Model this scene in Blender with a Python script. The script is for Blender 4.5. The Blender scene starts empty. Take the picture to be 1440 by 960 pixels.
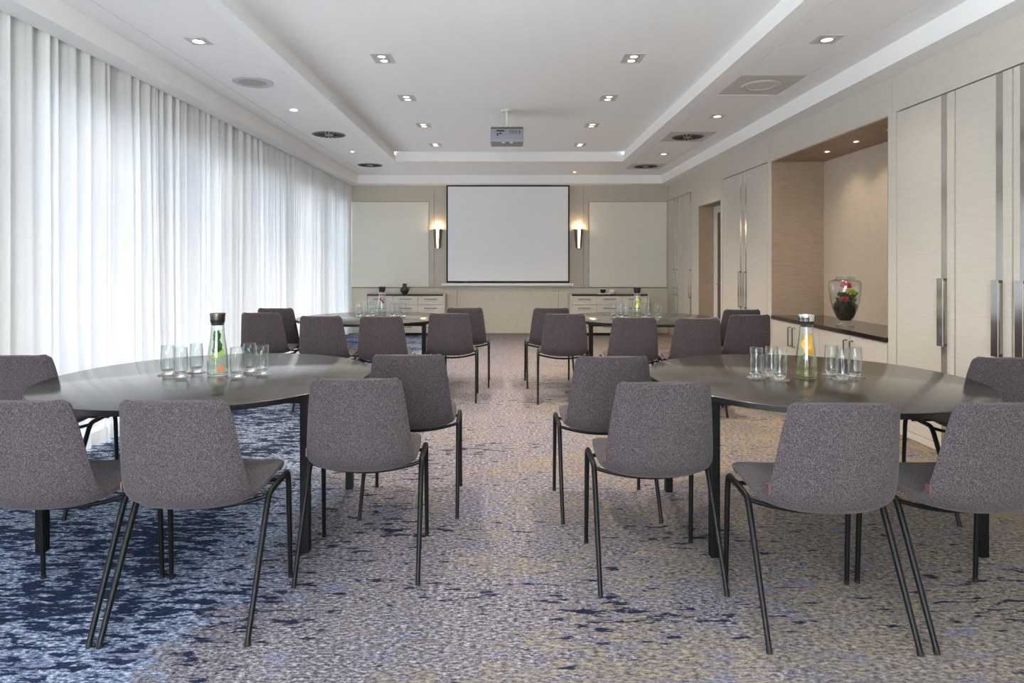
import bpy, bmesh, math, random
from mathutils import Vector, Matrix
random.seed(7)
C = bpy.context.scene.collection
PI = math.pi
F, H = 885.0, 1.325
CX, CY = 714.0, 370.0

# ------------------------------------------------------------------ materials
def lin(c):
    return tuple(((v / 255) / 12.92 if v / 255 <= .04045 else ((v / 255 + .055) / 1.055) ** 2.4) for v in c) + (1,)

def mat(name, rgb, rough=.6, metal=0, noise=0, nscale=(40, 40, 40), bump=0, **kw):
    m = bpy.data.materials.new(name); m.use_nodes = True
    nt = m.node_tree; b = nt.nodes['Principled BSDF']
    b.inputs['Base Color'].default_value = lin(rgb)
    b.inputs['Roughness'].default_value = rough
    b.inputs['Metallic'].default_value = metal
    for k, v in kw.items():
        b.inputs[k].default_value = v
    if noise or bump:
        tc = nt.nodes.new('ShaderNodeTexCoord'); mp = nt.nodes.new('ShaderNodeMapping')
        mp.inputs['Scale'].default_value = nscale
        nt.links.new(tc.outputs['Object'], mp.inputs[0])
        n = nt.nodes.new('ShaderNodeTexNoise'); n.inputs['Scale'].default_value = 1; n.inputs['Detail'].default_value = 3
        nt.links.new(mp.outputs[0], n.inputs[0])
        if noise:
            r = nt.nodes.new('ShaderNodeValToRGB')
            lo = [max(0, v * (1 - noise)) for v in rgb]; hi = [min(255, v * (1 + noise)) for v in rgb]
            r.color_ramp.elements[0].position = .3; r.color_ramp.elements[1].position = .7
            r.color_ramp.elements[0].color = lin(lo); r.color_ramp.elements[1].color = lin(hi)
            nt.links.new(n.outputs[0], r.inputs[0]); nt.links.new(r.outputs[0], b.inputs['Base Color'])
        if bump:
            bp = nt.nodes.new('ShaderNodeBump'); bp.inputs['Strength'].default_value = bump; bp.inputs['Distance'].default_value = .002
            nt.links.new(n.outputs[0], bp.inputs['Height']); nt.links.new(bp.outputs[0], b.inputs['Normal'])
    return m

def emis(name, rgb, s):
    m = mat(name, rgb); b = m.node_tree.nodes['Principled BSDF']
    b.inputs['Emission Color'].default_value = lin(rgb); b.inputs['Emission Strength'].default_value = s
    return m

def glassmat(name, rgb=(255, 255, 255), rough=0, ior=1.45):
    m = bpy.data.materials.new(name); m.use_nodes = True
    nt = m.node_tree; nt.nodes.clear()
    o = nt.nodes.new('ShaderNodeOutputMaterial'); g = nt.nodes.new('ShaderNodeBsdfGlass')
    g.inputs['Color'].default_value = lin(rgb); g.inputs['Roughness'].default_value = rough; g.inputs['IOR'].default_value = ior
    nt.links.new(g.outputs[0], o.inputs[0])
    return m

def thinglass(name, rgb, mult=.8, base=.04):
    # clear walls without refraction, so what stands inside is lit; reflections by Fresnel
    m = bpy.data.materials.new(name); m.use_nodes = True
    nt = m.node_tree; nt.nodes.clear()
    o = nt.nodes.new('ShaderNodeOutputMaterial'); t = nt.nodes.new('ShaderNodeBsdfTransparent'); g = nt.nodes.new('ShaderNodeBsdfGlossy')
    g.inputs['Roughness'].default_value = .01; t.inputs['Color'].default_value = lin(rgb)
    lw = nt.nodes.new('ShaderNodeLayerWeight'); lw.inputs['Blend'].default_value = .5
    pw = nt.nodes.new('ShaderNodeMath'); pw.operation = 'POWER'; pw.inputs[1].default_value = 2.2
    nt.links.new(lw.outputs['Facing'], pw.inputs[0])
    ma = nt.nodes.new('ShaderNodeMath'); ma.operation = 'MULTIPLY_ADD'; ma.inputs[1].default_value = mult; ma.inputs[2].default_value = base
    nt.links.new(pw.outputs[0], ma.inputs[0])
    mx = nt.nodes.new('ShaderNodeMixShader')
    nt.links.new(ma.outputs[0], mx.inputs[0]); nt.links.new(t.outputs[0], mx.inputs[1]); nt.links.new(g.outputs[0], mx.inputs[2])
    nt.links.new(mx.outputs[0], o.inputs[0])
    return m

def panemat(name):
    m = bpy.data.materials.new(name); m.use_nodes = True
    nt = m.node_tree; nt.nodes.clear()
    o = nt.nodes.new('ShaderNodeOutputMaterial'); t = nt.nodes.new('ShaderNodeBsdfTransparent'); g = nt.nodes.new('ShaderNodeBsdfGlossy')
    g.inputs['Roughness'].default_value = .02; t.inputs['Color'].default_value = (.93, .96, .96, 1)
    mx = nt.nodes.new('ShaderNodeMixShader'); fr = nt.nodes.new('ShaderNodeFresnel'); fr.inputs['IOR'].default_value = 1.4
    nt.links.new(fr.outputs[0], mx.inputs[0]); nt.links.new(t.outputs[0], mx.inputs[1]); nt.links.new(g.outputs[0], mx.inputs[2])
    nt.links.new(mx.outputs[0], o.inputs[0])
    return m

def curtainmat(name):
    m = bpy.data.materials.new(name); m.use_nodes = True
    nt = m.node_tree; nt.nodes.clear(); N = nt.nodes.new; L = nt.links.new
    o = N('ShaderNodeOutputMaterial'); tr = N('ShaderNodeBsdfTransparent'); d = N('ShaderNodeBsdfDiffuse'); tl = N('ShaderNodeBsdfTranslucent')
    tr.inputs[0].default_value = (.97, .98, 1, 1)
    d.inputs[0].default_value = (.70, .70, .69, 1); tl.inputs[0].default_value = (.68, .77, .93, 1)
    a = N('ShaderNodeMixShader'); a.inputs[0].default_value = .034
    L(d.outputs[0], a.inputs[1]); L(tl.outputs[0], a.inputs[2])
    # weave opacity: denser when seen edge-on, as real voile is
    tc = N('ShaderNodeTexCoord'); mp = N('ShaderNodeMapping'); mp.inputs['Scale'].default_value = (1, 60, 1.2)
    n = N('ShaderNodeTexNoise'); n.inputs['Scale'].default_value = 1; n.inputs['Detail'].default_value = 2
    L(tc.outputs['Object'], mp.inputs[0]); L(mp.outputs[0], n.inputs[0])
    mr = N('ShaderNodeMapRange'); mr.inputs[1].default_value = .3; mr.inputs[2].default_value = .7; mr.inputs[3].default_value = .962; mr.inputs[4].default_value = .978
    L(n.outputs[0], mr.inputs[0])
    b = N('ShaderNodeMixShader'); L(mr.outputs[0], b.inputs[0]); L(tr.outputs[0], b.inputs[1]); L(a.outputs[0], b.inputs[2])
    L(b.outputs[0], o.inputs[0])
    return m

def fabricmat(name):
    m = bpy.data.materials.new(name); m.use_nodes = True
    nt = m.node_tree; N = nt.nodes.new; L = nt.links.new; b = nt.nodes['Principled BSDF']
    tc = N('ShaderNodeTexCoord')
    n = N('ShaderNodeTexNoise'); n.inputs['Scale'].default_value = 520; n.inputs['Detail'].default_value = 2
    n2 = N('ShaderNodeTexNoise'); n2.inputs['Scale'].default_value = 210; n2.inputs['Detail'].default_value = 3
    L(tc.outputs['Object'], n.inputs[0]); L(tc.outputs['Object'], n2.inputs[0])
    ad = N('ShaderNodeMath'); ad.operation = 'ADD'; L(n.outputs[0], ad.inputs[0]); L(n2.outputs[0], ad.inputs[1])
    h = N('ShaderNodeMath'); h.operation = 'MULTIPLY'; h.inputs[1].default_value = .5; L(ad.outputs[0], h.inputs[0])
    r = N('ShaderNodeValToRGB'); e = r.color_ramp.elements
    e[0].position = .38; e[0].color = lin((44, 40, 43)); e[1].position = .62; e[1].color = lin((100, 90, 93))
    k = e.new(.5); k.color = lin((70, 63, 66))
    L(h.outputs[0], r.inputs[0]); L(r.outputs[0], b.inputs['Base Color'])
    b.inputs['Roughness'].default_value = .95; b.inputs['Sheen Weight'].default_value = .08; b.inputs['Specular IOR Level'].default_value = .15
    bp = N('ShaderNodeBump'); bp.inputs['Strength'].default_value = .35; bp.inputs['Distance'].default_value = .002
    L(h.outputs[0], bp.inputs['Height']); L(bp.outputs[0], b.inputs['Normal'])
    return m

def carpetmat(name):
    m = bpy.data.materials.new(name); m.use_nodes = True
    nt = m.node_tree; N = nt.nodes.new; L = nt.links.new; b = nt.nodes['Principled BSDF']
    b.inputs['Roughness'].default_value = .97; b.inputs['Specular IOR Level'].default_value = .1
    tc = N('ShaderNodeTexCoord'); P = tc.outputs['Object']
    sx = N('ShaderNodeSeparateXYZ'); L(P, sx.inputs[0])
    def noise(sc, detail=3, rough=.55, off=0):
        mp = N('ShaderNodeMapping'); mp.inputs['Scale'].default_value = sc; mp.inputs['Location'].default_value = (off, off * .7, 0)
        L(P, mp.inputs[0]); n = N('ShaderNodeTexNoise'); n.inputs['Scale'].default_value = 1
        n.inputs['Detail'].default_value = detail; n.inputs['Roughness'].default_value = rough
        L(mp.outputs[0], n.inputs[0]); return n.outputs[0]
    def math_(op, a, b_=None, c=None):
        k = N('ShaderNodeMath'); k.operation = op
        for i, v in enumerate((a, b_, c)):
            if v is None: continue
            if isinstance(v, (int, float)): k.inputs[i].default_value = v
            else: L(v, k.inputs[i])
        return k.outputs[0]
    def rng(v, a, b_, c=0, d=1, smooth=False):
        k = N('ShaderNodeMapRange'); k.interpolation_type = 'SMOOTHSTEP' if smooth else 'LINEAR'
        k.inputs[1].default_value = a; k.inputs[2].default_value = b_; k.inputs[3].default_value = c; k.inputs[4].default_value = d
        L(v, k.inputs[0]); return k.outputs[0]
    def mix(f, a, b_):
        k = N('ShaderNodeMix'); k.data_type = 'RGBA'
        if isinstance(f, (int, float)): k.inputs[0].default_value = f
        else: L(f, k.inputs[0])
        for i, v in ((6, a), (7, b_)):
            if isinstance(v, tuple): k.inputs[i].default_value = v
            else: L(v, k.inputs[i])
        return k.outputs[2]
    def ramp(v, stops, const=False):
        r = N('ShaderNodeValToRGB'); r.color_ramp.interpolation = 'CONSTANT' if const else 'LINEAR'
        e = r.color_ramp.elements
        e[0].position = stops[0][0]; e[0].color = lin(stops[0][1]); e[1].position = stops[-1][0]; e[1].color = lin(stops[-1][1])
        for p, c in stops[1:-1]:
            q = e.new(p); q.color = lin(c)
        L(v, r.inputs[0]); return r.outputs[0]
    fine = noise((46, 100, 1), 5, .8)
    fine2 = noise((42, 80, 1), 4, .7, 11)
    col = ramp(fine, [(.36, (30, 32, 48)), (.44, (74, 73, 84)), (.50, (108, 105, 112)), (.555, (146, 139, 144)), (.64, (196, 188, 190))])
    warm = ramp(fine2, [(.36, (60, 56, 58)), (.46, (108, 100, 94)), (.54, (142, 131, 116)), (.66, (172, 158, 140))])
    cool = ramp(fine2, [(.35, (18, 40, 76)), (.44, (62, 86, 120)), (.52, (122, 138, 162)), (.62, (196, 202, 212))])
    big = noise((1.5, 2.6, 1), 4, .62, 3)
    mid = noise((9, 20, 1), 5, .72, 7)
    # warm areas : patches everywhere, more to the right hand side
    wx = rng(sx.outputs[0], -1.2, 3.0, -.07, .20)
    wm = rng(math_('ADD', math_('ADD', math_('MULTIPLY', big, .45), math_('MULTIPLY', mid, .55)), wx), .49, .60, 0, .9, True)
    col = mix(wm, col, warm)
    # flat tan floor-colour islands near the right wall
    tan = noise((1.7, 3.1, 1), 3, .6, 23)
    tx = rng(sx.outputs[0], .8, 3.0, -.12, .16)
    tm = rng(math_('ADD', math_('MULTIPLY_ADD', tan, .8, math_('MULTIPLY', mid, .2)), tx), .60, .65, 0, .8, True)
    col = mix(tm, col, ramp(fine, [(.35, (120, 104, 86)), (.65, (160, 142, 118))]))
    # mauve-grey darker blotches that break the speckle up
    bl = noise((14, 34, 1), 5, .7, 41)
    col = mix(rng(bl, .5, .62, 0, .6, True), col, ramp(fine, [(.36, (44, 42, 60)), (.64, (140, 130, 140))]))
    # blue zone to the left
    cx = rng(sx.outputs[0], -.5, -1.5, -.14, .2)
    cm = rng(math_('ADD', math_('MULTIPLY_ADD', big, .5, math_('MULTIPLY', mid, .5)), cx), .52, .60, 0, .85, True)
    col = mix(cm, col, cool)
    # blue-grey mid patches
    bp_ = noise((3.4, 8, 1), 6, .75, 31)
    col = mix(rng(bp_, .55, .63, 0, .55, True), col, ramp(fine, [(.38, (58, 68, 104)), (.62, (134, 138, 164))]))
    # navy dashes, wide and short
    d1 = noise((8, 30, 1), 5, .66, 5)
    d2 = noise((1.1, 2.0, 1), 2, .5, 15)
    left = rng(sx.outputs[0], -.5, -1.7, 0, .135)
    far = rng(sx.outputs[1], 3.0, 9.0, 0, -.015)
    s = math_('ADD', math_('ADD', d1, math_('MULTIPLY_ADD', d2, .36, -.18)), math_('ADD', left, far))
    nm = rng(s, .612, .634, 0, .95)
    col = mix(nm, col, ramp(fine, [(.35, (10, 18, 38)), (.65, (22, 36, 68))]))
    L(col, b.inputs['Base Color'])
    bm_ = N('ShaderNodeBump'); bm_.inputs['Strength'].default_value = .5; bm_.inputs['Distance'].default_value = .004
    L(fine, bm_.inputs['Height']); L(bm_.outputs[0], b.inputs['Normal'])
    return m

M = {
 'carpet': carpetmat('patterned_carpet'),
 'paint': mat('white_ceiling_paint', (238, 237, 236), .85),
 'paint_low': mat('lower_ceiling_paint', (234, 232, 232), .7),
 'tile_shade_frame_grey': mat('shaded_tile_and_frame_grey', (196, 193, 190), .6),  # right panels: shade from light direction put into the grey; lamp frames share it
 'dark': mat('shadow_gap', (40, 38, 36), .9),
 'laminate': mat('pale_greige_laminate', (196, 189, 178), .5, noise=.025, nscale=(6, 6, 160)),
 'laminate_far': mat('beige_wall_frame', (188, 178, 164), .6, noise=.02, nscale=(80, 6, 6)),
 'inset': mat('cream_fabric_panel', (222, 217, 204), .8, noise=.02, nscale=(200, 200, 200)),
 'wains': mat('beige_wainscot', (200, 191, 174), .6, noise=.02, nscale=(60, 6, 6)),
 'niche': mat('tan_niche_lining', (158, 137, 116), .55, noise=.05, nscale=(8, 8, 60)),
 'nicheback': mat('pale_niche_back', (204, 188, 166), .55, noise=.03, nscale=(8, 8, 120)),
 'white': mat('white_trim', (226, 223, 216), .5),
 'steel': mat('brushed_steel', (222, 219, 214), .14, 1),
 'steeld': mat('dark_steel', (96, 92, 88), .35, 1),
 'brown': mat('dark_brown_door', (96, 82, 70), .45),
 'stone': mat('dark_polished_worktop', (44, 34, 30), .12),
 'wood': mat('dark_wenge_table_top', (34, 28, 24), .5, noise=.16, nscale=(3, 60, 60), **{'Coat Weight': 1.0, 'Coat Roughness': .15, 'Coat IOR': 1.75, 'Specular IOR Level': .1}),
 'edge': mat('black_table_edge', (12, 10, 11), .4),
 'black': mat('black_powder_coat', (12, 12, 13), .45, **{'Specular IOR Level': .25}),
 'fabric': fabricmat('heather_mauve_grey_fabric'),
 'tag': mat('brown_leather_tag', (92, 62, 60), .6),
 'curtain': curtainmat('white_voile'),
 'pane': panemat('window_glass'),
 'alu': mat('grey_window_frame', (150, 152, 154), .5),
 'screen': mat('white_screen_fabric', (232, 232, 233), .7),
 'blackm': mat('black_matte', (14, 14, 15), .7),
 'glass': thinglass('clear_glass', (250, 252, 252)),
 'thickglass': glassmat('thick_glass_base'),
 'lemonwater': thinglass('lemon_water', (250, 251, 230), .12, .004),
 'greenwater': thinglass('green_tinted_water', (247, 251, 240), .12, .004),
 'clearwater': thinglass('clear_water', (246, 249, 248), .12, .004),
 'leaf': mat('mint_leaf', (48, 92, 20), .5, noise=.3, nscale=(120, 120, 120)),
 'orange': mat('orange_slice_flesh', (250, 160, 12), .4, noise=.06, nscale=(200, 200, 200)),
 'rind': mat('orange_rind', (240, 190, 40), .5),
 'lemon': mat('lemon_flesh', (222, 210, 80), .4),
 'grape': mat('grapefruit_flesh', (226, 120, 78), .4),
 'cuke': mat('cucumber_flesh', (170, 190, 90), .4),
 'berry': mat('red_berry', (160, 14, 40), .3),
 'coaster': mat('pale_grey_paper_coaster', (118, 114, 112), .5),
 'lens': emis('warm_lamp_lens', (255, 236, 205), 2.2),
 'lensdim': emis('sconce_opal_glass', (255, 226, 170), 7),
 'reflector': mat('lamp_reflector', (225, 222, 216), .18, 1),
 'vent': mat('vent_grey', (150, 150, 148), .5),
 'hole': mat('vent_dark_slot', (26, 26, 26), .8),
 'grille': mat('speaker_grille', (188, 187, 186), .6),
 'projector': mat('projector_grey_plastic', (134, 136, 142), .45),
 'pole': mat('ivory_metal_pole', (214, 212, 202), .45),
 'bronze': mat('satin_bronze', (128, 108, 88), .45, .4),
 'soil': mat('dark_moss_soil', (40, 32, 22), .9, noise=.4, nscale=(70, 70, 70), bump=.8),
 'foliage': mat('dark_green_foliage', (52, 66, 40), .6, noise=.35, nscale=(60, 60, 60)),
 'petal': mat('crimson_petal', (190, 34, 62), .5),
 'petaly': mat('lime_petal', (176, 178, 30), .5),
 'pot': mat('dark_bronze_glaze', (62, 54, 44), .3),
 'porc': mat('white_porcelain', (232, 228, 222), .25),
 'paving': mat('pale_paving', (210, 208, 202), .9),
 'rubber': mat('black_rubber', (16, 16, 16), .8),
}

# ------------------------------------------------------------------ helpers
def box(bm, x0, x1, y0, y1, z0, z1, bev=0):
    vs = [bm.verts.new((x, y, z)) for x in (x0, x1) for y in (y0, y1) for z in (z0, z1)]
    fs = [(0, 1, 3, 2), (4, 6, 7, 5), (0, 4, 5, 1), (2, 3, 7, 6), (0, 2, 6, 4), (1, 5, 7, 3)]
    faces = [bm.faces.new([vs[i] for i in f]) for f in fs]
    if bev:
        es = list({e for f in faces for e in f.edges})
        bmesh.ops.bevel(bm, geom=es, offset=bev, segments=2, profile=.7, affect='EDGES')

def BX(*b, bev=0):
    bm = bmesh.new()
    for k in b: box(bm, *k, bev=bev)
    return bm

def tube(bm, pts, rs, seg=10, cap=True):
    pts = [Vector(p) for p in pts]
    if not isinstance(rs, (list, tuple)): rs = [rs] * len(pts)
    rings = []; up = None
    for i, p in enumerate(pts):
        d = (pts[min(i + 1, len(pts) - 1)] - pts[max(i - 1, 0)]).normalized()
        if up is None:
            up = Vector((0, 0, 1)) if abs(d.z) < .9 else Vector((1, 0, 0))
        a = d.cross(up).normalized(); b_ = a.cross(d).normalized(); up = b_
        rings.append([bm.verts.new(p + rs[i] * (a * math.cos(2 * PI * k / seg) + b_ * math.sin(2 * PI * k / seg))) for k in range(seg)])
    for r0, r1 in zip(rings, rings[1:]):
        for k in range(seg):
            bm.faces.new((r0[k], r0[(k + 1) % seg], r1[(k + 1) % seg], r1[k]))
    if cap:
        bm.faces.new(rings[0][::-1]); bm.faces.new(rings[-1])

def lathe(bm, prof, seg=32, c=(0, 0, 0), closed=False):
    c = Vector(c); rings = []
    for r, z in prof:
        if r < 1e-5: rings.append([bm.verts.new(c + Vector((0, 0, z)))])
        else: rings.append([bm.verts.new(c + Vector((r * math.cos(2 * PI * k / seg), r * math.sin(2 * PI * k / seg), z))) for k in range(seg)])
    pr = list(zip(rings, rings[1:]))
    if closed: pr.append((rings[-1], rings[0]))
    for a, b_ in pr:
        for k in range(seg):
            k2 = (k + 1) % seg
            if len(a) == 1 and len(b_) == 1: continue
            if len(a) == 1: bm.faces.new((a[0], b_[k2], b_[k]))
            elif len(b_) == 1: bm.faces.new((a[k], a[k2], b_[0]))
            else: bm.faces.new((a[k], a[k2], b_[k2], b_[k]))

def LT(prof, seg=32, c=(0, 0, 0), closed=False):
    bm = bmesh.new(); lathe(bm, prof, seg, c, closed); return bm

def obj(name, bm, m, parent=None, smooth=False, loc=None):
    bmesh.ops.recalc_face_normals(bm, faces=bm.faces[:])
    me = bpy.data.meshes.new(name); bm.to_mesh(me); bm.free()
    me.materials.append(M[m] if isinstance(m, str) else m)
    if smooth:
        for p in me.polygons: p.use_smooth = True
        if smooth != 'all':
            me.set_sharp_from_angle(angle=math.radians(38))
    o = bpy.data.objects.new(name, me); C.objects.link(o)
    if parent: o.parent = parent
    if loc: o.location = loc
    return o

def tag(o, label, cat, group=None, kind=None):
    o['label'] = label; o['category'] = cat
    if group: o['group'] = group
    if kind: o['kind'] = kind
    return o

def thing(name, label, cat, loc=(0, 0, 0), rz=0, group=None):
    o = bpy.data.objects.new(name, None); C.objects.link(o); o.empty_display_size = .1
    o.location = loc; o.rotation_euler = (0, 0, rz)
    return tag(o, label, cat, group)

def struct(name, bm, m, **k):
    o = obj(name, bm, m, **k); o['kind'] = 'structure'; return o

def dup(root, loc, rz, label):
    def cp(o, par):
        c = o.copy(); C.objects.link(c)
        if par: c.parent = par
        for ch in list(o.children): cp(ch, c)
        return c
    r = cp(root, None); r.location = loc; r.rotation_euler = (0, 0, rz); r['label'] = label
    return r

# ------------------------------------------------------------------ room shell
YB, YF = -2.6, 11.97            # back (behind camera) and far wall
XR = 3.03
ZD, ZL, ZU = 2.795, 2.95, 3.105  # drop, lower ceiling, raised ceiling
struct('floor', BX((-3.25, 3.7, YB, YF + .1, -.1, 0)), 'carpet')

# ceiling: raised field, stepped fascia, lower border split by shadow gaps, perimeter drop
CL, CR, CN, CF = -1.788, 1.834, -1.6, 10.04
struct('ceiling', BX((CL - .04, CR + .04, CN - .04, CF + .04, ZU, ZU + .08)), 'paint')
g = .006
bm = bmesh.new()
# fascia of the raised field: projecting lower lip, set-back upper band
for (x0, x1, y0, y1) in ((CL - .1, CL, CN, CF), (CR, CR + .1, CN, CF), (CL - .1, CR + .1, CF, CF + .1), (CL - .1, CR + .1, CN - .1, CN)):
    box(bm, x0, x1, y0, y1, ZL, ZL + .095)
for (x0, x1, y0, y1) in ((CL - .1, CL - .022, CN, CF), (CR + .022, CR + .1, CN, CF), (CL - .1, CR + .1, CF + .022, CF + .1), (CL - .1, CR + .1, CN - .1, CN - .022)):
    box(bm, x0, x1, y0, y1, ZL + .095, ZU)
struct('trim_1', bm, 'paint')
bm = bmesh.new()
XL2, XR1, XR2 = -2.575, 2.03, 2.61
for (x0, x1, y0, y1) in (
    (-2.77, XL2 - g, YB, 11.6), (XL2, CL - .1, YB, 11.6),
    (CR + .1, XR1 - g, YB, 11.6), (XR1, XR2 - g, YB, 5.45), (XR1, XR2 - g, 6.09, 7.79), (XR1, XR2 - g, 8.44, 10.27), (XR1, XR2 - g, 10.9, 11.6), (XR2, 2.84, YB, 11.6),
    (CL - .1, CR + .1, CF + .1, 11.6), (CL - .1, CR + .1, YB, CN - .1)):
    box(bm, x0, x1, y0, y1, ZL, ZL + .03)
struct('ceiling', bm, 'paint_low')
struct('ceiling', BX((-3.3, CL - .1, YB, YF + .1, ZL + .03, ZL + .1), (CR + .1, 3.7, YB, YF + .1, ZL + .03, ZL + .1),
                     (CL - .1, CR + .1, CF + .1, YF + .1, ZL + .03, ZL + .1), (CL - .1, CR + .1, YB, CN - .1, ZL + .03, ZL + .1)), 'dark')
struct('trim_2', BX((-2.95, -2.77, YB, 11.6, ZD, ZL + .03), (2.84, 3.06, YB, 11.6, ZD, ZL + .03), (-2.95, 3.06, 11.6, YF, ZD, ZL + .03)), 'paint')

# window wall (left), windows floor to head height
XW = -3.25
wins = [(-2.5, -1.6), (-1.52, -.6), (-.52, .4), (1.4, 2.95), (3.86, 5.4), (5.47, 7.0), (7.07, 8.6), (8.67, 10.2), (10.27, 11.8)]  # those out of view beside and behind the camera are added for fill daylight
ZH = 2.36
bm = bmesh.new()
box(bm, XW - .25, XW, YB, YF + .1, ZH, ZL + .1)
prev = YB
for a, b_ in wins:
    box(bm, XW - .25, XW, prev, a, 0, ZH); prev = b_
box(bm, XW - .25, XW, prev, YF + .1, 0, ZH)
box(bm, XW, -3.012, 11.935, YF, 0, ZL)
struct('wall_left', bm, 'white')
for i, (a, b_) in enumerate(wins):
    bm = bmesh.new(); x0, x1 = XW - .16, XW - .09
    for k in ((x0, x1, a, a + .05, 0, ZH), (x0, x1, b_ - .05, b_, 0, ZH), (x0, x1, a + .05, b_ - .05, 0, .06), (x0, x1, a + .05, b_ - .05, ZH - .06, ZH)):
        box(bm, *k)
    w = struct('window_%d' % (i + 1), bm, 'alu')
    obj('window_pane', BX((XW - .13, XW - .122, a + .05, b_ - .05, .06, ZH - .06)), 'pane', w)

# far wall
k = YF / F
def fx(px, Y=YF): return (px - CX) * Y / F
def fz(py, Y=YF): return H + (CY - py) * Y / F
struct('wall_far', BX((-3.3, 3.7, YF, YF + .1, 0, ZL + .1)), 'laminate_far')
zr = fz(404)
bm = bmesh.new()
for (a, b_) in ((-3.03, fx(643) - .004), (fx(643) + .004, fx(785) - .004), (fx(785) + .004, XR)):
    box(bm, a, b_, YF - .03, YF, .06, zr - .012)
struct('trim_3', bm, 'wains')                                     # wainscot boards
struct('trim_4', BX((-3.03, XR, YF - .02, YF, zr - .012, zr)), 'steeld')   # dark chair-rail line
bm = bmesh.new()                                                   # frame boards round the fabric insets
ztop = fz(284)
box(bm, -3.03, fx(604), YF - .03, YF, ztop + .008, ZD); box(bm, fx(604), fx(611) - .003, YF - .03, YF, zr, ZD)
box(bm, fx(611) + .003, fx(643), YF - .03, YF, zr, ZD)
box(bm, fx(643), fx(785), YF - .03, YF, zr, ZD)
box(bm, fx(785), fx(820) - .003, YF - .03, YF, zr, ZD); box(bm, fx(820) + .003, fx(827), YF - .03, YF, zr, ZD)
box(bm, fx(827), XR, YF - .03, YF, ztop + .008, ZD)
struct('trim_5', bm, 'laminate_far')
struct('trim_6', BX((-3.0, fx(604) - .01, YF - .022, YF, zr + .01, ztop)), 'inset')
struct('trim_7', BX((fx(828) + .004, XR - .008, YF - .022, YF, zr + .01, ztop)), 'inset')
struct('baseboard_far', BX((-3.03, XR, YF - .042, YF, 0, .058)), 'wains')
bm = bmesh.new()                                                   # wall behind the camera, with unseen tall windows added for fill light
fill_wins = [(-2.7, -.95), (-.85, .9)]
prev = -3.3
for a, b_ in fill_wins:
    box(bm, prev, a, YB - .2, YB, 0, ZL + .1); prev = b_
    box(bm, a, b_, YB - .2, YB, 0, .25); box(bm, a, b_, YB - .2, YB, 2.7, ZL + .1)
box(bm, prev, 3.7, YB - .2, YB, 0, ZL + .1)
struct('wall_back', bm, 'laminate')
for i, (a, b_) in enumerate(fill_wins):
    w = struct('window_%d' % (i + 10), BX((a, a + .05, YB - .15, YB - .09, .25, 2.7), (b_ - .05, b_, YB - .15, YB - .09, .25, 2.7), (a + .05, b_ - .05, YB - .15, YB - .09, .25, .31), (a + .05, b_ - .05, YB - .15, YB - .09, 2.64, 2.7)), 'alu')
    obj('window_pane', BX((a + .05, b_ - .05, YB - .125, YB - .118, .31, 2.64)), 'pane', w)

# right wall: solid header, piers, niche
XB = 3.64
bm = bmesh.new()
ZT = 2.5
box(bm, XR, XB, YB, 4.96, ZT + .006, ZL); box(bm, XR, XB, 4.964, 7.29, ZT + .006, ZL); box(bm, XR, XB, 7.294, YF, ZT + .006, ZL)
box(bm, XR, XB, YB, 3.135, 0, ZT + .006)
box(bm, XR, XB, 4.908, 5.012, 0, ZT + .006)
box(bm, XR, XB, 7.236, 7.345, 0, ZT + .006)
box(bm, XR, XB, 8.87, 8.96, 0, ZT + .006)
box(bm, XR, XB, 10.0, 10.37, 0, ZT + .006)
box(bm, XR, XB, 8.96, 10.0, 2.23, ZT + .006)
box(bm, XR, XB, 5.012, 7.236, ZT, ZT + .006)
box(bm, XR, XR + .02, 11.935, YF, 0, ZT + .006)
struct('wall_right', bm, 'laminate')
struct('wall_right', BX((XB, XB + .06, YB, YF, 0, ZL)), 'laminate')
# tan linings (niche sides and top, doorway reveals)
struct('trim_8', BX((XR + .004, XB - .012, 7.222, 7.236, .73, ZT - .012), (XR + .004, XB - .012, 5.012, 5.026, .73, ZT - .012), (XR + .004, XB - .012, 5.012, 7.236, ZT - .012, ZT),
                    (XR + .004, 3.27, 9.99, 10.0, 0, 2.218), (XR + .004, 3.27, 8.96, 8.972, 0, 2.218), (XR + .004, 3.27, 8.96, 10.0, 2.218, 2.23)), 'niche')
struct('trim_9', BX((XB - .012, XB, 5.026, 7.222, .73, ZT - .012)), 'nicheback')
# doorway: white casing with dark brown leaf
struct('trim_10', BX((3.27, 3.30, 9.84, 9.99, 0, 2.218), (3.27, 3.30, 8.972, 9.84, 2.115, 2.218)), 'white')
d = struct('door_1', BX((3.282, 3.32, 8.972, 9.838, .005, 2.113)), 'brown')
bm = bmesh.new(); tube(bm, [(3.282, 9.75, 1.0), (3.235, 9.75, 1.0), (3.235, 9.63, 1.0)], .009, 8)
obj('door_handle', bm, 'steel', d, True)
struct('baseboard_right', BX((XR - .008, XR, YB, 3.12, 0, .06), (XR - .008, XR, 10.0, 10.37, 0, .06)), 'wains')

# ------------------------------------------------------------------ built-in cupboards
def handle(par, ys, y1, zz0, zz1):
    bm = bmesh.new(); off = .034
    box(bm, XR - off, XR - off + .006, ys, y1, zz0, zz1)
    h_ = obj('handle', bm, 'steel', par)
    obj('bracket', BX((XR - off + .006, XR - .004, ys, y1, zz1 - .016, zz1), (XR - off + .006, XR - .004, ys, y1, zz0, zz0 + .016)), 'steeld', h_)

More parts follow.
